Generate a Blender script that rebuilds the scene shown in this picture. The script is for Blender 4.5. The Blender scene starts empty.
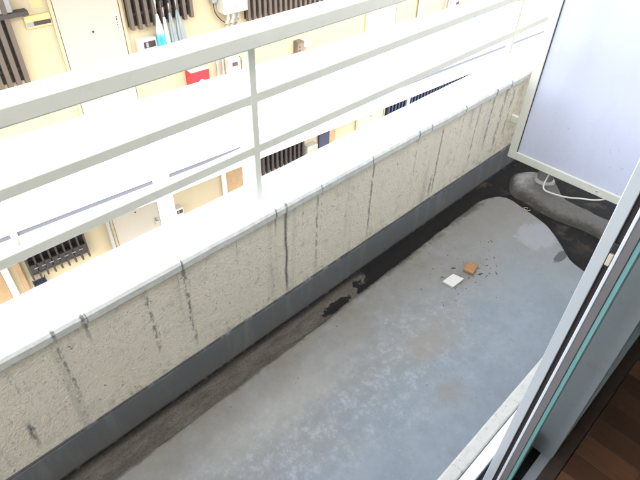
import bpy, bmesh, math, random
from mathutils import Matrix, Vector, noise
R = math.radians
random.seed(7)
sc = bpy.context.scene
COL = sc.collection

# ------------------------------------------------------------------ camera
H = 1.6
cam = bpy.data.objects.new('camera', bpy.data.cameras.new('camera'))
COL.objects.link(cam)
cam.data.sensor_width = 36.0
cam.data.lens = 530.0 / 640.0 * 36.0
cam.data.clip_start = 0.01
cam.data.clip_end = 2000
rx = Vector((0.71234, -0.70133, 0.02663)); ry = Vector((0.44342, 0.47915, 0.75749)); rz = Vector((-0.54401, -0.52779, 0.65230))
cam.matrix_world = Matrix(((rx.x, ry.x, rz.x, 0), (rx.y, ry.y, rz.y, 0), (rx.z, ry.z, rz.z, H), (0, 0, 0, 1)))
sc.camera = cam

# ------------------------------------------------------------------ sky, sun, exposure
SUN_EL, SUN_AZ = R(58), math.atan2(-0.35, -1.0)          # azimuth measured from +Y towards +X
w = bpy.data.worlds.new('World'); sc.world = w; w.use_nodes = True
nt = w.node_tree
bg = nt.nodes['Background']
sky = nt.nodes.new('ShaderNodeTexSky'); sky.sky_type = 'NISHITA'; sky.sun_disc = False
sky.sun_elevation = SUN_EL; sky.sun_rotation = SUN_AZ
sky.air_density = 1.0; sky.dust_density = 2.5; sky.ozone_density = 1.0
hz = nt.nodes.new('ShaderNodeHueSaturation'); hz.inputs['Saturation'].default_value = .38      # hazy, whitish summer sky
nt.links.new(sky.outputs[0], hz.inputs['Color']); nt.links.new(hz.outputs[0], bg.inputs[0]); bg.inputs[1].default_value = 0.15
sl = bpy.data.lights.new('sun', 'SUN'); sl.energy = 2.0; sl.angle = R(0.53); sl.color = (1.0, 0.95, 0.88)
so = bpy.data.objects.new('sun', sl); COL.objects.link(so)
sd = Vector((math.sin(SUN_AZ) * math.cos(SUN_EL), math.cos(SUN_AZ) * math.cos(SUN_EL), math.sin(SUN_EL)))
so.rotation_euler = sd.to_track_quat('Z', 'Y').to_euler(); so.location = sd * 30
sc.view_settings.view_transform = 'Standard'; sc.view_settings.look = 'None'
sc.view_settings.gamma = 1.0; sc.view_settings.use_curve_mapping = False
sc.view_settings.exposure = 3.28
sc.cycles.use_denoising = True
sc.cycles.max_bounces = 10; sc.cycles.diffuse_bounces = 8

# ------------------------------------------------------------------ materials
MATS = {}
class NT:
    def __init__(self, name):
        self.m = bpy.data.materials.new(name); self.m.use_nodes = True
        self.t = self.m.node_tree; self.n = self.t.nodes
        self.b = self.n['Principled BSDF']; MATS[name] = self.m
        self._co = None
    def new(self, t, **kw):
        n = self.n.new(t)
        for k, v in kw.items(): setattr(n, k, v)
        return n
    def L(self, a, b): self.t.links.new(a, b)
    def co(self):
        if not self._co: self._co = self.new('ShaderNodeTexCoord').outputs['Object']
        return self._co
    def xyz(self):
        s = self.new('ShaderNodeSeparateXYZ'); self.L(self.co(), s.inputs[0]); return s.outputs
    def noise(self, scale, detail=4, rough=.55, stretch=None, off=(0, 0, 0), dist=0.0):
        c = self.co()
        mp = self.new('ShaderNodeMapping'); self.L(c, mp.inputs[0])
        mp.inputs['Scale'].default_value = stretch or (1, 1, 1); mp.inputs['Location'].default_value = off
        n = self.new('ShaderNodeTexNoise'); self.L(mp.outputs[0], n.inputs['Vector'])
        n.inputs['Scale'].default_value = scale; n.inputs['Detail'].default_value = detail
        n.inputs['Roughness'].default_value = rough; n.inputs['Distortion'].default_value = dist
        return n.outputs['Fac']
    def math(self, op, a, b=None, c=None, clamp=False):
        n = self.new('ShaderNodeMath', operation=op, use_clamp=clamp)
        for i, v in enumerate((a, b, c)):
            if v is None: continue
            if isinstance(v, (int, float)): n.inputs[i].default_value = v
            else: self.L(v, n.inputs[i])
        return n.outputs[0]
    def step(self, v, a, b, lo=0.0, hi=1.0):
        n = self.new('ShaderNodeMapRange', interpolation_type='SMOOTHSTEP')
        if isinstance(v, (int, float)): n.inputs[0].default_value = v
        else: self.L(v, n.inputs[0])
        if a > b: a, b, lo, hi = b, a, hi, lo
        for i, k in ((1, a), (2, b), (3, lo), (4, hi)): n.inputs[i].default_value = k
        return n.outputs[0]
    def mix(self, fac, a, b):
        n = self.new('ShaderNodeMix', data_type='RGBA')
        if isinstance(fac, (int, float)): n.inputs[0].default_value = fac
        else: self.L(fac, n.inputs[0])
        for i, v in ((6, a), (7, b)):
            if isinstance(v, tuple): n.inputs[i].default_value = (*v, 1)
            else: self.L(v, n.inputs[i])
        return n.outputs[2]
    def bump(self, h, strength=.3, dist=.01):
        n = self.new('ShaderNodeBump'); n.inputs['Strength'].default_value = strength; n.inputs['Distance'].default_value = dist
        self.L(h, n.inputs['Height']); self.L(n.outputs[0], self.b.inputs['Normal'])
    def color(self, c):
        if isinstance(c, tuple): self.b.inputs['Base Color'].default_value = (*c, 1)
        else: self.L(c, self.b.inputs['Base Color'])
    def rough(self, r):
        if isinstance(r, (int, float)): self.b.inputs['Roughness'].default_value = r
        else: self.L(r, self.b.inputs['Roughness'])
    def blob(self, x0, y0, rx_, ry_, soft=.5, nz=None, amp=.5):
        o = self.xyz()
        a = self.math('MULTIPLY', self.math('SUBTRACT', o[0], x0), 1.0 / rx_)
        b = self.math('MULTIPLY', self.math('SUBTRACT', o[1], y0), 1.0 / ry_)
        d = self.math('SQRT', self.math('ADD', self.math('MULTIPLY', a, a), self.math('MULTIPLY', b, b)))
        if nz is not None: d = self.math('ADD', d, self.math('MULTIPLY', self.math('SUBTRACT', nz, .5), amp * 2))
        return self.step(d, 1.0, 1.0 - soft)

def simple(name, c, rough=.6, metal=0.0, var=.12, scale=9.0, bump=0.0, bscale=120, dirt=None):
    k = NT(name)
    n = k.noise(scale, 5)
    col = k.mix(n, tuple(v * (1 - var) for v in c), tuple(min(1, v * (1 + var)) for v in c))
    if dirt:
        d = k.step(k.noise(scale * 2.3, 6, .65, off=(3, 1, 7)), .55, .75)
        col = k.mix(k.math('MULTIPLY', d, dirt[1]), col, dirt[0])
    k.color(col); k.rough(k.math('ADD', k.math('MULTIPLY', n, .15), rough - .07)); k.b.inputs['Metallic'].default_value = metal
    if bump: k.bump(k.noise(bscale, 3), bump, .004)
    return k.m

# parapet stucco: beige trowelled render with mould streaks running down from the coping joints
k = NT('stucco')
o = k.xyz()
n1 = k.noise(5, 5); n2 = k.noise(38, 6, .65); n3 = k.noise(140, 3)
col = k.mix(n1, (.76, .675, .52), (.86, .78, .625))
col = k.mix(k.step(n2, .56, .70, 0, .38), col, (.40, .34, .26))
pits = k.step(k.noise(85, 3, .6, off=(2, 2, 2)), .66, .73)
col = k.mix(k.step(k.noise(120, 4, .7, off=(4, 4, 1)), .54, .72, 0, .45), col, (.34, .29, .215))
col = k.mix(k.math('MULTIPLY', pits, .6), col, (.12, .105, .085))
blot = k.step(k.noise(11, 6, .72, off=(8, 1, 2)), .56, .72, 0, .38)
col = k.mix(blot, col, (.40, .36, .28))
wob = k.math('MULTIPLY', k.math('SUBTRACT', k.noise(9, 3, stretch=(.3, 1, 1)), .5), .016)
xw = k.math('ADD', k.math('ADD', o[0], wob), k.math('MULTIPLY', k.math('SUBTRACT', k.noise(130, 4, .7), .5), .011))
brk = k.noise(75, 5, .65, stretch=(1, 1, .45))
tot = None
#        x     half-width  ztop  zbottom  strength  break-up threshold
STREAKS = [(.135, .006, .56, .30, .75, .44), (.215, .007, .56, .47, .8, .44), (.13, .012, .30, .18, .5, .52), (-.005, .010, .30, .20, .9, .40),
           (.015, .006, .55, .42, .6, .50), (.385, .009, .57, .25, .8, .47), (.508, .009, .57, .20, .85, .45), (.905, .0085, .57, .17, 1.0, .30),
           (.860, .006, .57, .47, .7, .42), (.70, .006, .56, .30, .45, .53), (.985, .005, .56, .30, .55, .50), (1.055, .007, .56, .20, .7, .45), (1.075, .004, .56, .36, .6, .5),
           (1.35, .007, .56, .18, .85, .42), (1.345, .003, .50, .30, .5, .4), (1.62, .006, .56, .25, .5, .5), (1.80, .008, .50, .18, .85, .42), (1.775, .012, .27, .17, .8, .42),
           (1.95, .006, .56, .35, .5, .46), (2.08, .010, .56, .2, .65, .45), (2.2, .012, .57, .25, .7, .42), (2.31, .016, .57, .2, .7, .42), (2.39, .014, .57, .25, .7, .45),
           (-.22, .008, .56, .2, .7, .46), (-.6, .008, .56, .3, .7, .46), (-1.1, .008, .56, .2, .7, .46), (2.9, .01, .56, .2, .7, .45), (3.4, .01, .56, .3, .7, .45)]
for x0, hw, zt, zb, st, th in STREAKS:
    d = k.math('ABSOLUTE', k.math('SUBTRACT', xw, x0))
    m = k.step(d, hw * 1.25, hw * .05)
    m = k.math('MULTIPLY', m, k.step(o[2], zb - .04, zb + .06))
    m = k.math('MULTIPLY', m, k.step(o[2], zt + .02, zt - .01))
    m = k.math('MULTIPLY', m, k.step(brk, th - .02, th + .09, 0, st))
    tot = m if tot is None else k.math('MAXIMUM', tot, m)
col = k.mix(k.math('MULTIPLY', tot, .88), col, (.085, .08, .065))
thin = k.math('MULTIPLY', k.step(k.noise(95, 4, .6, stretch=(1, 1, .05), off=(2, 0, 5)), .60, .72), k.step(k.noise(16, 4, .7, stretch=(1, 1, .5), off=(6, 6, 0)), .48, .66))
thin = k.math('MULTIPLY', thin, k.step(o[2], .30, .52, .25, .75))
col = k.mix(thin, col, (.16, .15, .12))
soft = k.step(k.noise(14, 4, .6, stretch=(1, 1, .08), off=(5, 0, 0)), .52, .75, 0, .42)   # faint run-off veils
col = k.mix(soft, col, (.33, .31, .26))
low = k.math('MULTIPLY', k.step(o[2], .24, .15), k.step(k.noise(26, 6, .75), .48, .70))      # mould creeping up from the painted band
col = k.mix(k.math('MULTIPLY', low, .6), col, (.17, .165, .13))
far = k.math('MULTIPLY', k.step(o[0], 1.9, 2.5), k.step(k.noise(45, 5, .75, stretch=(1, 1, .6)), .5, .72, 0, .6))
col = k.mix(far, col, (.20, .19, .15))
k.color(col); k.rough(.92)
h = k.math('ADD', k.math('MULTIPLY', n2, .7), k.math('ADD', k.math('MULTIPLY', n3, .5), k.math('MULTIPLY', k.noise(270, 3, .6), .35)))
h = k.math('SUBTRACT', h, k.math('MULTIPLY', pits, .5))
k.bump(h, .9, .010)

# coping: white cement paint, cracks and mould at the lip
k = NT('coping_paint')
o = k.xyz()
col = k.mix(k.noise(8, 5), (.72, .72, .69), (.80, .80, .78))
tot = None
xw = k.math('ADD', o[0], k.math('MULTIPLY', k.math('SUBTRACT', k.noise(60, 3), .5), .012))
for x0, hw in [(.137, .0045), (.212, .005), (.222, .002), (.508, .003), (.905, .004), (.862, .003), (1.07, .0025), (1.335, .0025), (1.62, .004), (1.70, .003), (1.95, .003), (2.2, .006), (2.33, .006), (-.25, .004), (-.6, .004)]:
    m = k.step(k.math('ABSOLUTE', k.math('SUBTRACT', xw, x0)), hw * 1.6, hw * .5)
    m = k.math('MULTIPLY', m, k.step(o[1], 1.058, 1.038))
    tot = m if tot is None else k.math('MAXIMUM', tot, m)
lip = k.math('MULTIPLY', k.step(o[1], 1.046, 1.037), k.step(k.noise(30, 5, .7), .25, .75, .35, 1))
col = k.mix(lip, col, (.52, .51, .44))
col = k.mix(k.math('MULTIPLY', tot, k.step(k.noise(50, 4, .7), .3, .6, .35, .85)), col, (.10, .10, .085))
k.color(col); k.rough(.8); k.bump(k.noise(90, 4), .35, .004)

# grey-blue waterproof paint of the upstand
k = NT('band_paint')
o = k.xyz()
col = k.mix(k.noise(6, 5), (.128, .132, .134), (.160, .164, .163))
run = k.step(k.noise(22, 4, .6, stretch=(1, 1, .10)), .50, .72, 0, .5)
col = k.mix(run, col, (.235, .235, .225))
low = k.math('MULTIPLY', k.step(o[2], .11, .0), k.step(k.noise(12, 5, .7, stretch=(1, 1, 2)), .30, .60))
col = k.mix(k.math('MULTIPLY', low, .65), col, (.19, .165, .13))
base = k.math('MULTIPLY', k.step(o[2], .020, .006), k.step(k.noise(30, 5, .7), .30, .5))
col = k.mix(base, col, (.018, .016, .013))
topd = k.math('MULTIPLY', k.step(o[2], .1465, .1515), k.step(k.noise(20, 5, .7), .28, .5))
col = k.mix(k.math('MULTIPLY', topd, .92), col, (.035, .032, .026))
k.color(col); k.rough(.65); k.bump(k.noise(60, 4), .25, .004)

# worn grey-blue floor paint
k = NT('floor_paint')
o = k.xyz()
nA = k.noise(2.3, 6, .6); nB = k.noise(7, 8, .72, off=(4, 2, 1)); nC = k.noise(60, 6, .75); nD = k.noise(22, 7, .75, off=(1, 8, 4))
col = k.mix(k.step(nB, .30, .70), (.168, .191, .203), (.216, .240, .250))
cem = k.step(k.math('ADD', k.math('MULTIPLY', k.math('SUBTRACT', nB, .5), .55), o[1]), .42, .66)         # bare cement side, away from the window
col = k.mix(k.math('MULTIPLY', cem, .8), col, k.mix(nD, (.160, .156, .138), (.235, .231, .212)))
band = k.math('MULTIPLY', k.step(k.math('ABSOLUTE', k.math('SUBTRACT', k.math('ADD', o[1], k.math('MULTIPLY', k.math('SUBTRACT', nA, .5), .5)), .58)), .26, .06), k.step(o[0], 1.75, 1.0))
flk = k.math('MULTIPLY', band, k.math('MULTIPLY', k.step(nD, .44, .62), k.step(nC, .40, .62)))             # flaking pale film
col = k.mix(k.math('MULTIPLY', flk, .6), col, (.325, .338, .338))
mot = k.math('MULTIPLY', k.step(nD, .50, .36), k.step(nC, .35, .6))
col = k.mix(k.math('MULTIPLY', mot, .30), col, (.155, .150, .135))
edge = k.math('MULTIPLY', k.step(o[1], .64, .93), k.step(k.noise(6, 7, .7, off=(1, 5, 0)), .25, .60))
col = k.mix(k.math('MULTIPLY', edge, .9), col, k.mix(nD, (.115, .100, .076), (.195, .175, .138)))
fe = k.math('MULTIPLY', k.step(o[0], 1.55, 2.15), k.step(k.noise(6, 7, .7, off=(7, 5, 0)), .25, .58))
col = k.mix(k.math('MULTIPLY', fe, .65), col, (.190, .178, .152))
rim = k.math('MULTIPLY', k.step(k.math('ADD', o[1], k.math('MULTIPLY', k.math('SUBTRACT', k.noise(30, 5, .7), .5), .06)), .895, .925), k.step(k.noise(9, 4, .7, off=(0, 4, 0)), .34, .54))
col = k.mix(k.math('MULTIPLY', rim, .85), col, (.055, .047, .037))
sm = k.blob(1.60, .70, .17, .085, .9, k.noise(26, 5, .75, off=(4, 4, 0)), .8)                              # brown smudge round the scraps
col = k.mix(k.math('MULTIPLY', sm, .5), col, (.145, .120, .088))
ring = k.blob(1.08, .40, .11, .075, .9, k.noise(34, 6, .78), 1.0)
col = k.mix(k.math('MULTIPLY', ring, .55), col, (.19, .17, .135))
br2 = k.blob(1.20, .57, .20, .11, .9, k.noise(20, 6, .78, off=(8, 0, 0)), .9)
col = k.mix(k.math('MULTIPLY', br2, .6), col, (.22, .195, .155))
br3 = k.blob(.62, .75, .45, .11, .9, k.noise(14, 5, .7, off=(3, 9, 0)), .6)
col = k.mix(k.math('MULTIPLY', br3, .5), col, (.29, .275, .235))
pa = k.blob(2.08, .60, .12, .10, .25, k.noise(22, 5, .7, off=(2, 3, 0)), .7)        # freshly bared pale patch at the far corner
col = k.mix(k.math('MULTIPLY', pa, .6), col, (.27, .27, .272))
wet = k.blob(2.02, .46, .06, .022, .2, k.noise(40, 4, .65, off=(5, 3, 0)), .5)
col = k.mix(k.math('MULTIPLY', wet, .85), col, (.06, .055, .05))
spk = k.step(k.noise(95, 2, .5, off=(9, 9, 9)), .70, .74)
col = k.mix(k.math('MULTIPLY', spk, .35), col, (.12, .10, .08))
wht = k.step(k.noise(85, 2, .5, off=(1, 7, 3)), .715, .75)
col = k.mix(k.math('MULTIPLY', wht, .12), col, (.48, .48, .46))
k.color(col)
k.rough(k.step(nB, .3, .7, .55, .8)); k.b.inputs['Specular IOR Level'].default_value = .3
k.bump(k.math('ADD', nC, k.math('MULTIPLY', nB, 1.5)), .22, .005)

# gutter: brown silt, wet black stain from the middle, doubling as painted shade past the partition
k = NT('gutter_silt')
o = k.xyz()
nB = k.noise(26, 7, .75, stretch=(.35, 1, 1)); nC = k.noise(120, 5, .75)
col = k.mix(k.step(nB, .25, .75), (.062, .052, .041), (.150, .128, .102))
col = k.mix(k.math('MULTIPLY', k.step(nC, .52, .40), .5), col, (.045, .037, .030))
wl = k.math('MULTIPLY', k.step(k.math('ADD', o[1], k.math('MULTIPLY', k.math('SUBTRACT', nB, .5), .05)), 1.002, 1.03), .9)
col = k.mix(wl, col, (.016, .014, .011))
col = k.mix(k.step(nC, .58, .7, 0, .5), col, (.16, .145, .125))
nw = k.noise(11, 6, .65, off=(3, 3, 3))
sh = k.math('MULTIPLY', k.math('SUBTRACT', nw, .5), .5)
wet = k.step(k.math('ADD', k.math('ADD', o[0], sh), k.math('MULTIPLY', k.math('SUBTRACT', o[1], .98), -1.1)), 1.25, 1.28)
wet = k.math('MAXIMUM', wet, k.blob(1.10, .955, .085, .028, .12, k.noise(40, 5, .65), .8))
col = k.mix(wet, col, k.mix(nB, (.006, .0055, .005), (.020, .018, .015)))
dry = k.math('MULTIPLY', k.step(o[0], 2.05, 2.3), k.step(k.noise(8, 6, .7, off=(6, 1, 2)), .52, .66))
col = k.mix(k.math('MULTIPLY', dry, .7), col, (.075, .058, .042))
k.color(col); k.rough(k.math('SUBTRACT', .88, k.math('MULTIPLY', wet, .22)))
k.b.inputs['Specular IOR Level'].default_value = .12
k.bump(k.math('ADD', nB, nC), .6, .008)

# end kerb: bare cement, darker toward the house
k = NT('kerb_cement')
o = k.xyz()
nB = k.noise(14, 6, .7); nC = k.noise(70, 4, .7)
col = k.mix(nB, (.27, .265, .245), (.40, .39, .36))
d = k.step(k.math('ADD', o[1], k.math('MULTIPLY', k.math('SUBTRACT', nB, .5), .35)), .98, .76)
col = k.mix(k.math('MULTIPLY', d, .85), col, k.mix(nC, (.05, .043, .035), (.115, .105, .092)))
d2 = k.step(k.math('ADD', o[2], k.math('MULTIPLY', k.math('SUBTRACT', k.noise(40, 6, .75), .5), .030)), .033, .012)
col = k.mix(k.math('MULTIPLY', d2, .9), col, (.040, .032, .024))
col = k.mix(k.step(k.noise(28, 6, .75, off=(3, 1, 0)), .50, .68, 0, .55), col, (.10, .092, .078))
k.b.inputs['Specular IOR Level'].default_value = .15
k.color(col); k.rough(.8); k.bump(k.math('ADD', nB, nC), .5, .008)

simple('rail_paint', (.66, .65, .555), .42, var=.05, dirt=((.45, .43, .36), .25))
simple('panel_frame', (.58, .57, .48), .40, var=.05, dirt=((.4, .38, .32), .3))
simple('gasket', (.03, .03, .04), .7)
k = NT('panel_board')
n = k.noise(2.5, 4); o = k.xyz()
col = k.mix(n, (.63, .645, .725), (.69, .70, .77))
sp = k.math('MULTIPLY', k.step(k.noise(60, 3, .6), .66, .72), k.step(o[2], .45, .2))
col = k.mix(k.math('MULTIPLY', sp, .4), col, (.3, .3, .33))
gm = k.math('MULTIPLY', k.step(k.noise(5, 6, .75, stretch=(1, 1, .35), off=(2, 2, 2)), .46, .72), .22)
col = k.mix(gm, col, (.48, .50, .56))
k.color(col); k.rough(.5)
tr = k.new('ShaderNodeBsdfTranslucent'); k.L(col, tr.inputs[0])
ms = k.new('ShaderNodeMixShader'); ms.inputs[0].default_value = .38
k.L(k.b.outputs[0], ms.inputs[1]); k.L(tr.outputs[0], ms.inputs[2]); k.L(ms.outputs[0], k.n['Material Output'].inputs[0])

simple('cement', (.40, .39, .36), .85, var=.2, scale=20, bump=.4, dirt=((.16, .15, .13), .7))
simple('lip_cement', (.46, .44, .385), .85, var=.2, scale=30, bump=.6, dirt=((.20, .18, .15), .7))
simple('house_wall', (.78, .76, .72), .85, var=.06, bump=.4)
simple('soffit', (.74, .73, .70), .85, var=.05)
simple('alu_light', (.60, .62, .62), .38, .35, var=.05)
simple('alu_white', (.78, .80, .82), .35, .2, var=.03)
simple('alu_grey', (.47, .51, .52), .50, .25, var=.05, dirt=((.2, .21, .21), .3))
simple('alu_taupe', (.20, .185, .18), .45, .3, var=.06)
simple('brush_dark', (.022, .016, .014), .8)
simple('track_dark', (.035, .038, .038), .55, .2, var=.3, scale=30, dirt=((.09, .08, .07), .7))
simple('threshold_wood', (.10, .066, .047), .55, var=.5, scale=35, bump=.2, dirt=((.14, .115, .095), .6))
k = NT('glass_frosted'); k.color((.88, .93, .92)); k.rough(.45); k.b.inputs['Transmission Weight'].default_value = .85; k.b.inputs['IOR'].default_value = 1.45
k = NT('glass_edge'); k.color((.19, .40, .37)); k.rough(.18); k.b.inputs['Transmission Weight'].default_value = .15
simple('black_rubber', (.02, .02, .02), .6)
simple('brass_pale', (.55, .48, .34), .5)
k = NT('plank_wood')
oi = k.new('ShaderNodeObjectInfo')
gv = k.noise(30, 6, .6, stretch=(1, .10, 1)); gf = k.noise(140, 4, .6, stretch=(1, .05, 1))
col = k.mix(gv, (.090, .036, .016), (.235, .105, .046))
col = k.mix(k.step(gf, .5, .7, 0, .5), col, (.045, .020, .010))
hs = k.new('ShaderNodeHueSaturation'); k.L(col, hs.inputs['Color']); k.L(k.step(oi.outputs['Random'], 0, 1, .5, 1.45), hs.inputs['Value'])
k.color(hs.outputs[0]); k.rough(.42); k.bump(gf, .08, .002)
simple('plank_bed', (.03, .018, .010), .8)
simple('room_wall', (.76, .74, .70), .9, var=.03)
simple('scrap_white', (.50, .475, .42), .5, var=.08, scale=30)
k = NT('scrap_wood'); col = k.mix(k.noise(90, 4, .6, stretch=(1, .2, 1)), (.17, .08, .022), (.36, .19, .06)); k.color(col); k.rough(.6)
simple('leaf_litter', (.085, .062, .042), .8, var=.5, scale=60)
simple('pvc_grey', (.40, .40, .38), .5, var=.1, dirt=((.2, .19, .17), .5))
simple('cable_white', (.56, .54, .46), .45)
simple('nylon_tie', (.50, .36, .20), .5)

# opposite building
k = NT('cream_wall')
col = k.mix(k.noise(2.0, 5), (.46, .385, .245), (.52, .44, .29))
sp = k.step(k.noise(7, 6, .7), .58, .74, 0, .35)
col = k.mix(sp, col, (.44, .345, .205))
k.color(col); k.rough(.9); k.bump(k.noise(70, 3), .3, .006)
simple('white_wall', (.78, .77, .74), .8, var=.03)
simple('groove_grey', (.06, .065, .08), .8, var=.1)
simple('corridor_floor', (.30, .29, .27), .8)
simple('door_paint', (.47, .425, .35), .5, var=.03)
simple('door_gap', (.10, .09, .08), .8)
simple('steel', (.5, .5, .5), .35, .8)
simple('fin_brown', (.135, .108, .088), .5, .2, var=.15)
simple('fin_dark', (.055, .045, .042), .55)
simple('window_dark', (.050, .043, .040), .25)
simple('navy_dark', (.035, .045, .085), .5)
simple('plate_yellow', (.56, .45, .20), .5)
simple('print_dark', (.05, .035, .035), .5)
simple('white_plastic', (.62, .60, .55), .45, var=.03)
simple('grey_metal', (.33, .34, .34), .5, .3, var=.15)
simple('red_paint', (.42, .018, .025), .4)
simple('box_lid', (.42, .39, .35), .6, dirt=((.3, .25, .2), .5))
simple('wood_trim', (.42, .27, .14), .6, var=.25, scale=15)
k = NT('umbrella_blue'); o = k.xyz()
k.color(k.mix(k.step(o[2], -.42, -.30), (.06, .36, .56), (.55, .62, .66))); k.rough(.4)
k = NT('umbrella_clear'); k.color((.45, .52, .55)); k.rough(.25); k.b.inputs['Transmission Weight'].default_value = .5
simple('umbrella_white', (.55, .60, .62), .4)
simple('asphalt', (.055, .055, .055), .9, var=.25, scale=3, bump=.3)

# ------------------------------------------------------------------ mesh helpers
def link(o, parent=None):
    COL.objects.link(o)
    if parent: o.parent = parent
    return o
def tag(o, label, cat, group=None):
    o['label'] = label; o['category'] = cat
    if group: o['group'] = group
    return o
def struct(o): o['kind'] = 'structure'; return o
def thing(name, label, cat, loc=(0, 0, 0), rotz=0.0, group=None):
    o = bpy.data.objects.new(name, None); o.location = loc; o.rotation_euler = (0, 0, rotz); o.empty_display_size = .1
    COL.objects.link(o); return tag(o, label, cat, group)
def add_box(bm, x0, x1, y0, y1, z0, z1, bev=0.0, seg=1):
    r = bmesh.ops.create_cube(bm, size=1.0)
    vs = r['verts']
    for v in vs:
        v.co = Vector((x0 + (v.co.x + .5) * (x1 - x0), y0 + (v.co.y + .5) * (y1 - y0), z0 + (v.co.z + .5) * (z1 - z0)))
    if bev:
        es = list({e for v in vs for e in v.link_edges})
        bmesh.ops.bevel(bm, geom=es, offset=bev, segments=seg, affect='EDGES', profile=.5)
def add_tube(bm, pts, r, n=10, cap=True):
    pts = [Vector(p) for p in pts]; rings = []
    for i, p in enumerate(pts):
        t = (pts[min(i + 1, len(pts) - 1)] - pts[max(i - 1, 0)]).normalized()
        a = t.orthogonal() if abs(t.z) < .99 else Vector((1, 0, 0))
        a = Vector((0, 0, 1)).cross(t) if abs(t.z) < .95 else Vector((1, 0, 0))
        a.normalize(); b = t.cross(a)
        rr = r[i] if isinstance(r, (list, tuple)) else r
        rings.append([bm.verts.new(p + (a * math.cos(2 * math.pi * j / n) + b * math.sin(2 * math.pi * j / n)) * rr) for j in range(n)])
    for A, B in zip(rings, rings[1:]):
        for j in range(n): bm.faces.new((A[j], A[(j + 1) % n], B[(j + 1) % n], B[j]))
    if cap: bm.faces.new(rings[0][::-1]); bm.faces.new(rings[-1])
def obj(name, bm, mat, parent=None, smooth=False, loc=None):
    bmesh.ops.recalc_face_normals(bm, faces=bm.faces)
    me = bpy.data.meshes.new(name); bm.to_mesh(me); bm.free()
    me.materials.append(MATS[mat])
    if smooth:
        for p in me.polygons: p.use_smooth = True
    o = bpy.data.objects.new(name, me)
    if loc: o.location = loc
    return link(o, parent)
def box(name, mat, parent, x0, x1, y0, y1, z0, z1, bev=0.0, seg=1):
    bm = bmesh.new(); add_box(bm, x0, x1, y0, y1, z0, z1, bev, seg); return obj(name, bm, mat, parent)
def tube(name, mat, parent, pts, r, n=12): 
    bm = bmesh.new(); add_tube(bm, pts, r, n); return obj(name, bm, mat, parent, True)
def smoothpath(pts, k=6):
    P = [Vector(p) for p in pts]; out = []
    for i in range(len(P) - 1):
        a, b, c, d = P[max(i - 1, 0)], P[i], P[i + 1], P[min(i + 2, len(P) - 1)]
        for s in range(k):
            t = s / k
            out.append(.5 * ((2 * b) + (c - a) * t + (2 * a - 5 * b + 4 * c - d) * t * t + (3 * b - a - 3 * c + d) * t ** 3))
    return out + [P[-1]]

# ------------------------------------------------------------------ ground
XL, XR = -3.6, 6.4                  # our building's extent along the balcony
struct(box('ground', 'asphalt', None, -160, 160, -160, 160, -5.9, -5.55))

# ------------------------------------------------------------------ our building: slab, walls, soffit, room
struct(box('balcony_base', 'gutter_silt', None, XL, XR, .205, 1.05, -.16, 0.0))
W0, W1 = -1.0, 1.83                 # window opening
struct(box('house_wall', 'house_wall', None, XL, W0, -.06, .20, -.16, 2.5))
struct(box('house_wall', 'house_wall', None, W1, XR, -.06, .20, -.16, 2.5))
struct(box('window_header', 'house_wall', None, W0, W1, -.06, .20, 2.06, 2.5))
struct(box('upper_house_wall', 'house_wall', None, XL, XR, -.06, .20, 2.502, 2.75))  # unseen; kept low to let more sky light onto the balcony
struct(box('house_roof', 'cement', None, XL - .3, XR + .3, -6.2, .34, 2.752, 2.87))  # unseen; small eave sized to keep sun off the railing
struct(box('lower_house_wall', 'house_wall', None, XL, XR, -.06, .20, -5.6, -.163))
struct(box('end_wall', 'house_wall', None, XL - .2, XL, -6.0, .198, -5.6, 2.75))
struct(box('end_wall', 'house_wall', None, XR, XR + .2, -6.0, .198, -5.6, 2.75))
# upstand under the window with its cement lip
bm = bmesh.new(); add_box(bm, W0, W1, .183, .222, -.14, .200, .006, 2)
for v in bm.verts: v.co += Vector((0, noise.noise(v.co * 9) * .002, 0))
lip = struct(obj('window_upstand', bm, 'lip_cement'))
struct(box('window_footing', 'cement', None, W0, W1, -.06, .181, -.155, .135))
# room
struct(box('room_floor_bed', 'plank_bed', None, -3.2, 3.2, -3.2, -.001, .12, .188))
rf = bpy.data.objects['room_floor_bed']
struct(box('room_wall', 'room_wall', None, -3.3, -3.2, -3.2, -.063, .05, 2.45))
struct(box('room_wall', 'room_wall', None, 3.2, 3.3, -3.2, -.063, .05, 2.45))
struct(box('room_wall', 'room_wall', None, -3.3, 3.3, -3.35, -3.203, .05, 2.45))
struct(box('room_ceiling', 'room_wall', None, -3.3, 3.3, -3.35, -.063, 2.453, 2.49))
# planks run away from the window; only the ones near the opening can be seen
pw = .076
pm = []
for ln in (.455, .303, .152):
    bm = bmesh.new(); add_box(bm, -pw / 2 + .0004, pw / 2 - .0004, -ln + .0004, 0, 0, .011, .0008)
    bmesh.ops.recalc_face_normals(bm, faces=bm.faces)
    me = bpy.data.meshes.new('plank'); bm.to_mesh(me); bm.free(); me.materials.append(MATS['plank_wood']); pm.append((ln, me))
i = 0
x = -.20
while x < 2.6:
    y = 0.0
    first = pm[i % 3]
    seq = [first] + [pm[0]] * 3
    for ln, me in seq:
        o = bpy.data.objects.new('plank', me); o.location = (x, y - .001, .189); link(o, rf); y -= ln
    x += pw; i += 1

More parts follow.
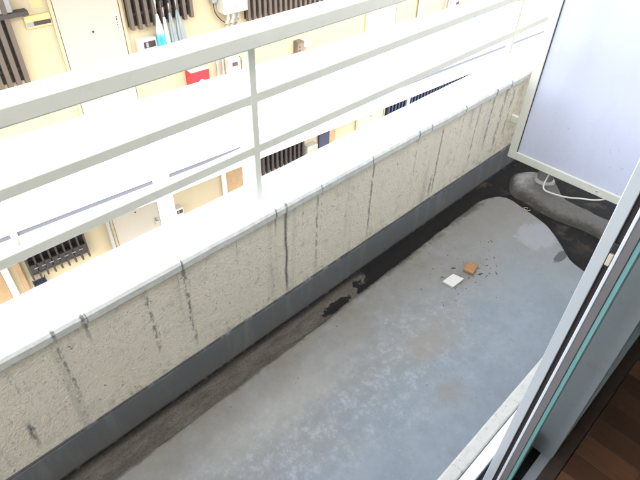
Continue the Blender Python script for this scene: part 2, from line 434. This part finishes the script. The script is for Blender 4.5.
# ------------------------------------------------------------------ balcony floor slab (raised, rounded far corner)
E_ = [(-3.59, .918), (-2, .915), (-1, .917), (.097, .917), (.228, .920), (.375, .920), (.671, .920), (1.082, .926), (1.467, .933), (1.669, .937), (1.895, .940), (2.06, .944),
      (2.127, .940), (2.19, .922), (2.233, .890), (2.248, .835), (2.228, .741), (2.198, .629), (2.159, .562), (2.10, .490), (2.04, .420), (2.015, .345), (1.99, .268), (1.98, .224)]
path = smoothpath([(a, b, 0) for a, b in E_], 10)
dense = [path[0]]
for p in path[1:]:
    d = (p - dense[-1]).length; nseg = max(1, int(d / .012)); q0 = dense[-1].copy()
    for s in range(1, nseg + 1): dense.append(q0.lerp(p, s / nseg))
out = []
for p in dense:
    nn = noise.noise(p * 14) * .004 + noise.noise(p * 55) * .003
    out.append(Vector((p.x + nn * .5, p.y + nn, 0)))
keep = [out[0]]
for p in out[1:]:
    if (p - keep[-1]).length > .006: keep.append(p)
out = keep + [Vector((-3.59, .224, 0))]
def offset_in(pts, d):
    c = Vector((.5, .55, 0)); res = []
    n = len(pts)
    for i, p in enumerate(pts):
        t = (pts[(i + 1) % n] - pts[i - 1]); nn = Vector((t.y, -t.x, 0))
        if nn.length < 1e-9: nn = c - p
        nn.normalize(); res.append(p + nn * d)
    return res
bm = bmesh.new()
inn = offset_in(out, .012)
lv = [[bm.verts.new((p.x, p.y, .0015)) for p in out], [bm.verts.new((p.x, p.y, .020)) for p in out],
      [bm.verts.new((p.x, p.y, .030)) for p in inn]]
n = len(out)
for A, B in zip(lv, lv[1:]):
    for j in range(n): bm.faces.new((A[j], A[(j + 1) % n], B[(j + 1) % n], B[j]))
es = []
for j in range(n):
    e = bm.edges.get((lv[-1][j], lv[-1][(j + 1) % n])); es.append(e)
bmesh.ops.triangle_fill(bm, use_beauty=True, use_dissolve=False, edges=es, normal=(0, 0, 1))
struct(obj('balcony_floor', bm, 'floor_paint'))

# raised cement kerb across the far end
bm = bmesh.new()
kp = []
for t in range(0, 33):
    y = .25 + (.955 - .25) * t / 32
    fx = 2.30 + .012 * math.sin(y * 17) + (.16 * max(0, (y - .84) / .115) ** 2)
    bx_ = 2.62 - .15 * max(0, min(1, (.78 - y) / .12)) - (.10 * max(0, (y - .84) / .115) ** 2)
    hh = .036 + .005 * math.sin(y * 11) - .020 * max(0, (y - .88) / .075) ** 2
    row = []
    for s, zz in ((0, .0), (.10, .42), (.24, .80), (.42, 1.0), (.65, 1.0), (.85, .8), (1.0, .0)):
        px = fx + (bx_ - fx) * s; q = Vector((px, y, 0)); nz = noise.noise(q * 23) * .006
        row.append(bm.verts.new((px + nz, y, .001 + hh * zz + nz * .5 * zz)))
    kp.append(row)
for A, B in zip(kp, kp[1:]):
    for j in range(6): bm.faces.new((A[j], A[j + 1], B[j + 1], B[j]))
bm.faces.new(kp[-1]); bm.faces.new(kp[0][::-1])
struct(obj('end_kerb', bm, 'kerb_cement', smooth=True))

# ------------------------------------------------------------------ parapet with coping
par = thing('balcony_parapet', 'low beige stucco balcony parapet with white coping and grey painted base', 'parapet', (0, 0, 0))
bm = bmesh.new()
NX, NZ = 260, 14
gr = []
for a in range(NX + 1):
    X_ = XL + (XR - XL) * a / NX
    gr.append([bm.verts.new((X_, 1.040 + noise.noise(Vector((X_ * 3, 0, zz * 4))) * .0022, -.05 + .582 * b / NZ)) for b in range(NZ + 1) for zz in (b * .04,)])
for a in range(NX):
    for b in range(NZ): bm.faces.new((gr[a][b], gr[a + 1][b], gr[a + 1][b + 1], gr[a][b + 1]))
add_box(bm, XL, XR, 1.055, 1.205, -.4, .531)
obj('wall', bm, 'stucco', par)
bm = bmesh.new(); 
NXc = 300
prof = [(1.034, .536), (1.034, .556), (1.039, .5655), (1.046, .568), (1.10, .5705), (1.16, .5705), (1.212, .567), (1.2176, .562), (1.2176, .535)]
rows = []
for a in range(NXc + 1):
    X_ = XL + (XR - XL) * a / NXc
    rows.append([bm.verts.new((X_, y + noise.noise(Vector((X_ * 7, y, 3))) * .0025 * (1 if y < 1.05 else .4), z + noise.noise(Vector((X_ * 9, 5, z * 4))) * .0018)) for y, z in prof])
for A, B in zip(rows, rows[1:]):
    for j in range(len(prof)): bm.faces.new((A[j], A[(j + 1) % len(prof)], B[(j + 1) % len(prof)], B[j]))
bm.faces.new(rows[0]); bm.faces.new(rows[-1][::-1])
obj('coping', bm, 'coping_paint', par)
bm = bmesh.new(); 
rows = []
prof = [(1.042, -.03), (1.0315, -.03), (1.0315, .148), (1.035, .1535), (1.042, .1555)]
for a in range(NXc + 1):
    X_ = XL + (XR - XL) * a / NXc
    rows.append([bm.verts.new((X_, y + (noise.noise(Vector((X_ * 8, 1, z * 6))) * .0016 if y < 1.04 else 0.006), z + (noise.noise(Vector((X_ * 12, 9, 0))) * .0025 if z > .1 else 0))) for y, z in prof])
for A, B in zip(rows, rows[1:]):
    for j in range(len(prof) - 1): bm.faces.new((A[j], A[j + 1], B[j + 1], B[j]))
obj('waterproof_band', bm, 'band_paint', par)

# ------------------------------------------------------------------ railing
rail = thing('balcony_railing', 'off-white painted steel railing with three horizontal bars on the parapet', 'railing', (0, 0, .57))
def rbox(name, *a, bev=.0025): 
    o = box(name, 'rail_paint', rail, *a, bev=bev, seg=2); o.location = (0, 0, -.57); return o
rbox('top_rail', XL, XR, 1.090, 1.167, 1.0685, 1.113, bev=.005)
rbox('rail', XL, XR, 1.117, 1.140, .902, .931)
rbox('rail', XL, XR, 1.117, 1.140, .736, .765)
for px in (-2.20, -.67, .863, 2.395, 3.925, 5.455):
    rbox('post', px - .0115, px + .0115, 1.1155, 1.1415, .566, 1.0675)

# ------------------------------------------------------------------ partition board
pt = thing('partition_board', 'bluish white balcony partition board in a cream metal frame', 'partition', (2.43, .6, .132))
def pbox(name, mat, y0, y1, z0, z1, x0, x1, bev=.002): return box(name, mat, pt, x0, x1, y0 - .6, y1 - .6, z0 - .132, z1 - .132, bev)
PY0, PY1, PZ0, PZ1, FW = .235, 1.0, .132, 2.30, .042
for nm, a in (('frame_bar', (PY1 - FW, PY1, PZ0 + FW, PZ1 - FW)), ('frame_bar', (PY0, PY0 + FW, PZ0 + FW, PZ1 - FW)), ('frame_bar', (PY0, PY1, PZ0, PZ0 + FW)), ('frame_bar', (PY0, PY1, PZ1 - FW, PZ1))):
    pbox(nm, 'panel_frame', *a, 0, .034)
pbox('board', 'panel_board', PY0 + FW - .004, PY1 - FW - .003, PZ0 + FW - .004, PZ1 - FW, .010, .016, 0)
pbox('gasket', 'gasket', PY1 - FW - .0028, PY1 - FW - .0002, PZ0 + FW, PZ1 - FW, .004, .018, 0)
pbox('screw', 'steel', .518, .526, .152, .160, -.0025, .003, .001)
b = pbox('bracket', 'panel_frame', 1.001, 1.046, .318, .352, .006, .028)
b2 = pbox('bracket', 'panel_frame', 1.001, 1.046, 1.65, 1.69, .006, .028)

dp = thing('drain_pipe', 'grey vertical drain pipe standing behind the foot of the partition', 'drain pipe', (2.515, .80, .032))
tube('pipe', 'pvc_grey', dp, [(0, 0, -.01), (0, 0, 2.45)], .041, 20)
tube('collar', 'cement', dp, [(0, 0, -.005), (0, 0, .012), (0, 0, .022)], [.056, .052, .044], 20)
cp = smoothpath([(2.475, .752, .20), (2.455, .765, .135), (2.43, .768, .075), (2.405, .752, .060), (2.40, .722, .0585), (2.40, .64, .073), (2.40, .573, .100), (2.405, .506, .124), (2.45, .47, .128), (2.52, .44, .11)], 6)
tag(tube('cable', 'cable_white', None, cp, .0042, 8), 'thin off-white cable drooping below the partition board', 'cable')

# ------------------------------------------------------------------ window frame and two sashes
wf = thing('window_frame', 'aluminium sliding window sill frame with dark tracks between balcony and room', 'window frame', (.4, .1, .14))
def wbox(name, mat, x0, x1, y0, y1, z0, z1, bev=.001): return box(name, mat, wf, x0 - .4, x1 - .4, y0 - .1, y1 - .1, z0 - .14, z1 - .14, bev)
wbox('sill_base', 'track_dark', W0 + .002, W1 - .002, .036, .181, .137, .163, 0)
wbox('track', 'alu_white', W0 + .002, W1 - .002, .0365, .064, .1635, .185)
wbox('track', 'track_dark', W0 + .002, W1 - .002, .086, .091, .1635, .182)
wbox('track', 'alu_grey', W0 + .002, W1 - .002, .117, .122, .1635, .186)
wbox('outer_sill', 'alu_white', W0 + .002, W1 - .002, .150, .1815, .1635, .196, .002)
wbox('jamb', 'alu_grey', W1 - .03, W1 - .001, .002, .181, .197, 2.058)
wbox('jamb', 'alu_grey', W0 + .001, W0 + .03, .002, .181, .197, 2.058)
wbox('head', 'alu_grey', W0 + .031, W1 - .031, .002, .181, 2.02, 2.058)
th = wbox('threshold', 'threshold_wood', W0 + .002, W1 - .002, .0012, .0355, .137, .2015, .0015)

def sash(name, label, x0, x1, y0, y1, z0, z1, ends):
    s = thing(name, label, 'window sash', (x0, (y0 + y1) / 2, z0))
    cy = (y0 + y1) / 2
    def sb(nm, mat, a0, a1, b0, b1, c0, c1, par=None, bev=.001):
        return box(nm, mat, par or s, a0 - x0, a1 - x0, b0 - cy, b1 - cy, c0 - z0, c1 - z0, bev)
    for nm, mat, b0, b1, dx in ends: sb(nm, mat, x0 + dx, x0 + .040, b0, b1, z0, z1)
    sb('stile', 'alu_grey', x1 - .045, x1, y0, y1, z0, z1)
    sb('bottom_rail', 'alu_grey', x0 + .041, x1 - .046, y0, y1, z0, z0 + .07)
    sb('top_rail', 'alu_grey', x0 + .041, x1 - .046, y0, y1, z1 - .05, z1)
    sb('pane', 'glass_frosted', x0 + .041, x1 - .046, cy - .003, cy + .003, z0 + .0705, z1 - .0505, bev=0)
    return s, sb
s1, sb1 = sash('window_sash', 'nearer light aluminium sash edge with a dark brush groove and turquoise glass edge', .78, 1.78, .1000, .1335, .205, 2.015,
     [('stile', 'alu_light', .1135, .1335, 0), ('brush_strip', 'brush_dark', .1045, .1133, .005), ('stile', 'alu_white', .0985, .1043, 0)])
sb1('stile', 'alu_taupe', .781, .812, .0845, .0983, .205, 2.015)
sb1('glass_edge', 'glass_edge', .783, .808, .0757, .0843, .30, 1.9)
c_ = sb1('latch', 'black_rubber', .7795, .786, .1048, .1128, 1.048, 1.066)
c_ = sb1('latch', 'brass_pale', .7790, .786, .1048, .1120, 1.020, 1.044)
s2, sb2 = sash('window_sash', 'inner sash with a wide plain grey end face beside the wooden floor', .99, 1.785, .034, .0965, .187, 2.015, [('stile', 'alu_grey', .034, .0965, 0)])
for yy in (.058, .082): sb2('screw', 'steel', .9885, .9925, yy - .003, yy + .003, .199, .205)
# ------------------------------------------------------------------ scraps on the balcony floor
def slab_piece(name, pts, z0, z1, mat, label, cat, tilt=0.0):
    c = Vector((sum(p[0] for p in pts) / 4, sum(p[1] for p in pts) / 4, z0))
    bm = bmesh.new()
    lo = [bm.verts.new((p[0] - c.x, p[1] - c.y, 0)) for p in pts]; hi = [bm.verts.new((p[0] - c.x, p[1] - c.y, (z1 - z0) + tilt * (p[0] - c.x))) for p in pts]
    bm.faces.new(lo[::-1]); bm.faces.new(hi)
    for j in range(4): bm.faces.new((lo[j], lo[(j + 1) % 4], hi[(j + 1) % 4], hi[j]))
    bmesh.ops.bevel(bm, geom=list(bm.edges), offset=.0012, segments=1, affect='EDGES')
    o = obj(name, bm, mat, None, loc=c); return tag(o, label, cat)
slab_piece('tile_scrap', [(1.493, .727), (1.560, .721), (1.569, .672), (1.496, .677)], .0305, .0415, 'scrap_white', 'small square off-white chip lying on the balcony floor', 'scrap', .05)
slab_piece('wood_scrap', [(1.615, .707), (1.670, .722), (1.683, .677), (1.622, .662)], .0305, .0440, 'scrap_wood', 'small square orange-brown wood offcut lying on the balcony floor', 'scrap', .03)
rng = random.Random(4)
bm = bmesh.new()
def flake(x, y, l, wd, a, z=.031):
    c, s = math.cos(a), math.sin(a); k = rng.uniform(.3, .7); h1 = rng.uniform(.001, .004)
    pts = [(-l / 2, 0, .0008), (0, -wd / 2 * k, h1), (l / 2, 0, .001), (0, wd / 2, h1 * .6)]
    top = [bm.verts.new((x + c * p[0] - s * p[1], y + s * p[0] + c * p[1], z + p[2])) for p in pts]
    bot = [bm.verts.new((v.co.x, v.co.y, z - .0004)) for v in top]
    bm.faces.new(top); bm.faces.new(bot[::-1])
    for j in range(4): bm.faces.new((bot[j], bot[(j + 1) % 4], top[(j + 1) % 4], top[j]))
for _ in range(46): flake(1.60 + rng.gauss(0, .10), .70 + rng.gauss(0, .05), rng.uniform(.003, .010), rng.uniform(.0015, .004), rng.uniform(0, 6.3))
for (x, y, l, a) in ((1.60, .665, .030, .3), (1.575, .69, .020, 1.2), (1.655, .645, .035, -.5), (1.71, .60, .028, .9), (1.52, .745, .02, 2.), (1.60, .745, .03, 2.4), (1.865, .735, .02, .2), (1.88, .728, .022, 1.4), (1.79, .66, .02, .8)):
    flake(x, y, l * .8, l * .2, a)
for _ in range(40): flake(rng.uniform(.3, 2.0), rng.uniform(.28, .88), rng.uniform(.002, .006), rng.uniform(.0012, .0025), rng.uniform(0, 6.3))
lit = obj('leaf_litter', bm, 'leaf_litter'); lit['kind'] = 'stuff'; lit['label'] = 'dry leaf crumbs and twig bits scattered on the balcony floor'; lit['category'] = 'litter'
tag(tube('tie_loop', 'nylon_tie', None, [Vector((2.262 + .010 * math.cos(a * .52), .752 + .016 * math.sin(a * .52), .006)) for a in range(11)], .002, 6), 'tiny tan plastic loop lying in the wet cross gutter', 'scrap')

# ------------------------------------------------------------------ opposite apartment building
YAW = R(-4.0); P0 = Vector((2.9, 7.1))
U = Vector((math.cos(YAW), math.sin(YAW))); V = Vector((-math.sin(YAW), math.cos(YAW)))
def ow(u, v, z): p = P0 + U * u + V * v; return Vector((p.x, p.y, z))
ST = 2.97; F1 = -2.46; F0 = F1 - ST               # storey height, upper and lower corridor floors
BL, BR = -9.0, 17.0
ob = thing('apartment_building', 'cream apartment block with white corridor parapet across the alley', 'building', ow(0, 0, F0), YAW)
def part(name, mat, u0, u1, v0, v1, z0, z1, par=None, bev=0.0):
    o = box(name, mat, par or ob, u0, u1, v0, v1, z0 - F0, z1 - F0, bev); return o
part('wall', 'cream_wall', BL, BR, 0.0, .2, F0, F1 + ST)
part('back_volume', 'cream_wall', BL, BR, .21, 6.0, F0, F1 + ST)
part('corridor_slab', 'corridor_floor', BL, BR, -1.33, -.002, F1 - .20, F1)
part('fascia', 'white_wall', BL, BR, -1.40, -1.332, -2.83, -2.562)
part('joint', 'groove_grey', BL, BR, -1.392, -1.333, -2.561, -2.502)
part('corridor_parapet', 'white_wall', BL, BR, -1.40, -1.28, -2.501, -1.40, bev=.01)
part('roof', 'white_wall', BL - .3, BR + .3, -1.55, 6.3, F1 + ST + .002, F1 + ST + .22)  # unseen; overhang sized to keep sun off the corridor wall
part('ground_walk', 'corridor_floor', BL, BR, -1.45, -.002, F0 - .1, F0)
for cu, cw in ((-.09, .095), (1.31, .075)):
    part('column', 'white_wall', cu - cw, cu + cw, -1.53, -1.402, F0, -1.45)
for du in (-1.96,):
    tube('downpipe', 'white_plastic', ob, [(du, -1.45, ST - .39), (du, -1.45, ST + 1.0)], .04, 12)
tube('downpipe', 'white_plastic', ob, [(6.62, -.07, .02), (6.62, -.07, 2 * ST - .1)], .06, 12)

def door(u0, u1, zf, kz=1.18):
    zt = zf + 2.05
    d = part('door', 'door_paint', u0 + .008, u1 - .008, -.030, -.002, zf + .02, zt)
    def sub(name, mat, a0, a1, b0, b1, c0, c1): return box(name, mat, d, a0, a1, b0, b1, c0 - F0, c1 - F0)
    g = part('door_frame', 'door_gap', u0 - .002, u1 + .002, -.014, -.001, zf, zt + .01)
    part('door_frame', 'cream_wall', u0 - .045, u0 - .003, -.036, -.001, zf, zt + .05)
    part('door_frame', 'cream_wall', u1 + .003, u1 + .045, -.036, -.001, zf, zt + .05)
    c = (u0 + u1) / 2
    sub('mail_slot', 'steel', c - .19, c + .19, -.040, -.031, zf + .405, zf + .455)
    sub('mail_slot', 'door_paint', c - .175, c + .175, -.044, -.0405, zf + .415, zf + .452)
    sub('peephole', 'black_rubber', c - .012, c + .012, -.036, -.031, zf + 1.50, zf + 1.524)
    for hz in (.25, 1.62): sub('hinge', 'steel', u0 + .0, u0 + .024, -.048, -.031, zf + hz, zf + hz + .13)
    kb = sub('knob_plate', 'steel', u1 - .10, u1 - .05, -.038, -.031, zf + kz - .10, zf + kz + .06)
    bm = bmesh.new(); add_tube(bm, [(u1 - .075, -.039, zf + kz - F0), (u1 - .075, -.06, zf + kz - F0), (u1 - .075, -.075, zf + kz - F0), (u1 - .075, -.10, zf + kz - F0)], [.012, .014, .03, .024], 14)
    obj('knob', bm, 'steel', d, True)
    return d, sub
d1, sub1 = door(-.435, .39, F1, 1.0)
sub1('sticker', 'white_plastic', .305, .345, -.0325, -.031, -1.00, -.765)
for i, (a, b) in enumerate(((-.80, -.785), (-.835, -.81), (-.87, -.855), (-.905, -.885), (-.94, -.93))):
    sub1('print_mark', 'print_dark', .315, .334 - .004 * (i % 2), -.0338, -.0327, b - .03, a - .03)
for uu in (5.12, 10.7): door(uu, uu + .80, F1, 1.0)
for uu in (-.47, 5.08, 10.6): door(uu, uu + .80, F0)

def fin_window(u0, u1, z0, z1, pitch=.114, fw=.048, dep=.075, mat='fin_brown', rails=True):
    wd = part('window', 'window_dark', u0, u1, -.012, -.002, z0 + .02, z1)
    nfin = int((u1 - u0) / pitch)
    bm = bmesh.new(); add_box(bm, -fw / 2, fw / 2, -dep, 0, 0, z1 - z0, .004); bmesh.ops.recalc_face_normals(bm, faces=bm.faces)
    me = bpy.data.meshes.new('fin'); bm.to_mesh(me); bm.free(); me.materials.append(MATS[mat])
    for j in range(nfin + 1):
        f = bpy.data.objects.new('fin', me); f.location = (u0 + fw / 2 + j * (u1 - u0 - fw) / nfin, -.045, z0 - F0 - (.012 if j % 2 else 0)); link(f, wd)
    if rails:
        for zz in (z0 + .16, z1 - .12): box('grille_rail', 'fin_dark', wd, u0 - .01, u1 + .01, -.043, -.014, zz - F0, zz + .04 - F0)
    return wd
fin_window(-3.2, -.965, -1.37, -.20, .105, .058)
fin_window(.47, 1.43, -1.015, -.15, .113, .05)
fin_window(2.36, 4.06, -1.265, -.15, .105, .05)
fin_window(6.0 + .45, 6.0 + 1.4, -1.015, -.15)
fin_window(8.0, 9.7, -1.265, -.15)
part('grille_bracket', 'fin_dark', -1.25, -.745, -.13, -.002, -.575, -.525)
part('vent_hood', 'grey_metal', -1.08, -.90, -.11, -.002, -.523, -.33, bev=.01)
# lower storey strip; the slab's shade is put into its dark grille fins
g0 = fin_window(-1.87, -.965, -4.34, -3.2, .113, .026, .07, 'fin_dark', False)
part('grille_tray', 'window_dark', -1.85, -.98, -.115, -.045, -4.20, -4.05, g0)
for j in range(7): part('grille_clip', 'grey_metal', -1.80 + j * .115, -1.74 + j * .115, -.122, -.1155, -4.13, -4.115, g0)
fin_window(2.50, 3.53, -4.25, -3.2, .11, .05, .06, 'fin_dark')
fin_window(5.96, 9.4, -4.25, -3.2, .11, .05, .06, 'navy_dark')
part('pipe_door', 'navy_dark', 3.97, 4.25, -.05, -.002, F0 + .1, F0 + 1.9)
part('pipe_door', 'wood_trim', 4.26, 4.42, -.04, -.002, F0 + .1, F0 + 1.9)
part('pilaster', 'white_wall', 1.63, 1.70, -.06, -.002, F0, F1 - .21)
part('store_door', 'wood_trim', 1.705, 2.08, -.03, -.002, F0 + .02, F0 + 1.95)
part('trim', 'wood_trim', -2.75, -2.22, -.04, -.002, F0, F1 - .21)
part('trim', 'white_wall', -2.215, -2.12, -.06, -.002, F0, F1 - .21)
part('trim', 'wood_trim', -2.02, -1.955, -.05, -.002, F0, F1 - .21)
tube('downpipe', 'pvc_grey', ob, [(-.56, -.06, .02), (-.56, -.06, ST - .25)], .03, 10)

# nameplate, meters, heater, extinguisher box, umbrellas: things hung on that wall
def hung(name, label, cat, u, z, group=None): return thing(name, label, cat, ow(u, -.002, z), YAW, group)
t = hung('nameplate', 'cream nameplate with a dark printed strip left of the beige door', 'nameplate', -.64, -.75)
box('plate', 'plate_yellow', t, -.155, .155, -.022, 0, -.015, .135, .003)
box('print_strip', 'print_dark', t, -.06, .145, -.0245, -.0222, .012, .062)
box('print_strip', 'grey_metal', t, -.145, -.062, -.0245, -.0222, .005, .058)
t = hung('yellow_notice', 'small plain yellow notice on the cream wall above the nameplate', 'notice', -.60, -.54)
box('sheet', 'plate_yellow', t, -.06, .06, -.006, 0, 0, .20)
box('backing', 'white_plastic', t, -.065, .065, -.0005, .0, -.004, .204)
def meter_box(label, u, z, wd, hh, grp=None):
    t = hung('meter_box', label, 'meter box', u, z, grp)
    box('case', 'white_plastic', t, -wd / 2, wd / 2, -.12, 0, 0, hh, .008)
    box('display', 'print_dark', t, -wd * .25, wd * .40, -.1225, -.1203, hh * .52, hh * .86)
    box('display', 'grey_metal', t, -wd * .12, wd * .0, -.1245, -.1227, hh * .56, hh * .82)
    return t
meter_box('small white meter box under the umbrellas beside the beige door', .66, -1.42, .27, .26)
meter_box('small white meter box on the lower storey wall beside a white column', .66, -4.36, .17, .22)
# water heater
t = hung('water_heater', 'white wall-hung gas water heater with pipes below, between brown grilles', 'water heater', 2.09, -1.05)
box('case', 'white_plastic', t, -.215, .215, -.21, 0, 0, .60, .015, 2)
for j in range(5): box('vent_slot', 'grey_metal', t, -.10 + j * .045, -.07 + j * .045, -.213, -.2105, .055 + .004 * j, .070 + .004 * j)
for j in range(5): box('vent_slot', 'grey_metal', t, -.10 + j * .045, -.07 + j * .045, -.213, -.2105, .09 + .004 * j, .105 + .004 * j)
box('side_box', 'grey_metal', t, -.335, -.25, -.10, 0, .16, .30, .005)
for uu, mm in ((-.10, 'white_plastic'), (-.01, 'white_plastic'), (.08, 'grey_metal')):
    tube('pipe', mm, t, smoothpath([(uu, -.12, .0), (uu, -.12, -.10), (uu - .02, -.08, -.2), (uu - .03, -.05, -.45)], 4), .022, 8)
tube('cable', 'black_rubber', t, smoothpath([(-.29, -.05, .16), (-.28, -.06, .02), (-.2, -.07, -.10), (-.12, -.07, -.16)], 5), .008, 6)
# extinguisher box
t = thing('extinguisher_box', 'red fire extinguisher box with a grey lid behind the corridor parapet', 'extinguisher box', ow(1.36, -.22, F1), YAW)
box('case', 'red_paint', t, -.155, .155, 0, .20, .02, .69, .008)
box('lid', 'box_lid', t, -.165, .165, -.008, .21, .692, .712, .006)
bm = bmesh.new(); add_tube(bm, [(0.01, .001, .51), (0.01, -.003, .51)], .045, 20); obj('disc', bm, 'white_plastic', t)
# gas meters
def gas_meter(label, u, z, grp):
    t = hung('gas_meter', label, 'gas meter', u, z, grp)
    box('case', 'white_plastic', t, -.10, .12, -.16, 0, .10, .36, .02, 2)
    box('dial', 'print_dark', t, -.05, .06, -.163, -.1605, .24, .31)
    box('dial', 'grey_metal', t, -.02, .03, -.165, -.1632, .13, .21)
    box('base', 'grey_metal', t, -.06, .17, -.18, -.01, .0, .09, .01)
    tube('pipe', 'black_rubber', t, smoothpath([(.14, -.08, .34), (.17, -.08, .28), (.16, -.08, .10)], 4), .012, 6)
    for uu in (-.16, -.26): tube('pipe', 'grey_metal', t, [(uu, -.05, -.2), (uu, -.05, .42)], .017, 8)
    return t
gas_meter('white gas meter with grey base right of the red extinguisher box', 2.02, -2.12, 'gas meters')
gas_meter('white gas meter far along the corridor wall near the right end', 7.72, -2.18, 'gas meters')
t = hung('conduit_box', 'brown perforated box with a white cap on the cream wall under the top rail', 'utility box', 3.42, -2.30)
box('case', 'fin_brown', t, -.08, .06, -.14, 0, 0, .50, .005)
box('cap', 'white_plastic', t, .062, .22, -.13, -.01, .38, .47, .02, 2)
for j in range(4): box('slot', 'window_dark', t, -.06, -.03, -.1425, -.1403, .22 + j * .06, .25 + j * .06)
t2 = hung('wall_tray', 'small dark tray fixed below the lower dark window grille', 'tray', -1.80, -4.50)
box('tray', 'navy_dark', t2, -.09, .10, -.14, 0, 0, .07, .01)
tube('hook', 'black_rubber', t2, [(-.07, -.1, .07), (-.09, -.1, .16)], .008, 6)
tube('hook', 'black_rubber', t2, [(.07, -.1, .07), (.10, -.1, .18)], .008, 6)
t3 = hung('cream_box', 'cream utility box between dark grille and navy door on the lower storey', 'utility box', 3.72, -4.75)
box('case', 'white_plastic', t3, -.13, .14, -.14, 0, 0, .78, .01)
box('door_panel', 'plate_yellow', t3, -.09, .10, -.146, -.1405, .3, .7)
# umbrellas hung on the grille by their handles
def umbrella(label, u, zt, ln, mat, tip, rmax, lean=0.0):
    t = thing('umbrella', label, 'umbrella', ow(u, -.18, zt), YAW, 'umbrellas hanging from the grille')
    bm = bmesh.new(); n = 16; rings = []
    for s in range(11):
        f = s / 10; z = -.10 - f * ln
        rr = .014 + (rmax - .014) * math.sin(min(1, f / .72) * math.pi / 2) if f < .72 else rmax * (1 - (f - .72) / .28 * .8)
        rings.append([bm.verts.new((math.cos(2 * math.pi * j / n) * rr * (1 if j % 2 else .68) + lean * f, math.sin(2 * math.pi * j / n) * rr * (1 if j % 2 else .68), z)) for j in range(n)])
    for A, B in zip(rings, rings[1:]):
        for j in range(n): bm.faces.new((A[j], A[(j + 1) % n], B[(j + 1) % n], B[j]))
    bm.faces.new(rings[0]); bm.faces.new(rings[-1][::-1])
    c = obj('canopy', bm, mat, t)
    tube('shaft', 'steel', t, [(0, 0, -.14), (0, 0, .08)], .006, 6)
    tube('handle', tip, t, smoothpath([(0, 0, .03), (0, 0, .12), (0, .03, .155), (0, .065, .13), (0, .07, .09)], 4), .012, 8)
    return t
umbrella('folded umbrella with bright blue cover hanging from the brown grille', .83, -.74, .68, 'umbrella_blue', 'umbrella_white', .066, .02)
umbrella('folded white umbrella hanging just right of the blue one', .93, -.80, .62, 'umbrella_white', 'black_rubber', .040)
umbrella('folded clear plastic umbrella in the middle of the hanging umbrellas', 1.02, -.76, .66, 'umbrella_clear', 'black_rubber', .055, .03)
umbrella('rightmost folded clear umbrella hanging from the brown grille', 1.13, -.74, .64, 'umbrella_clear', 'umbrella_white', .07, .05)
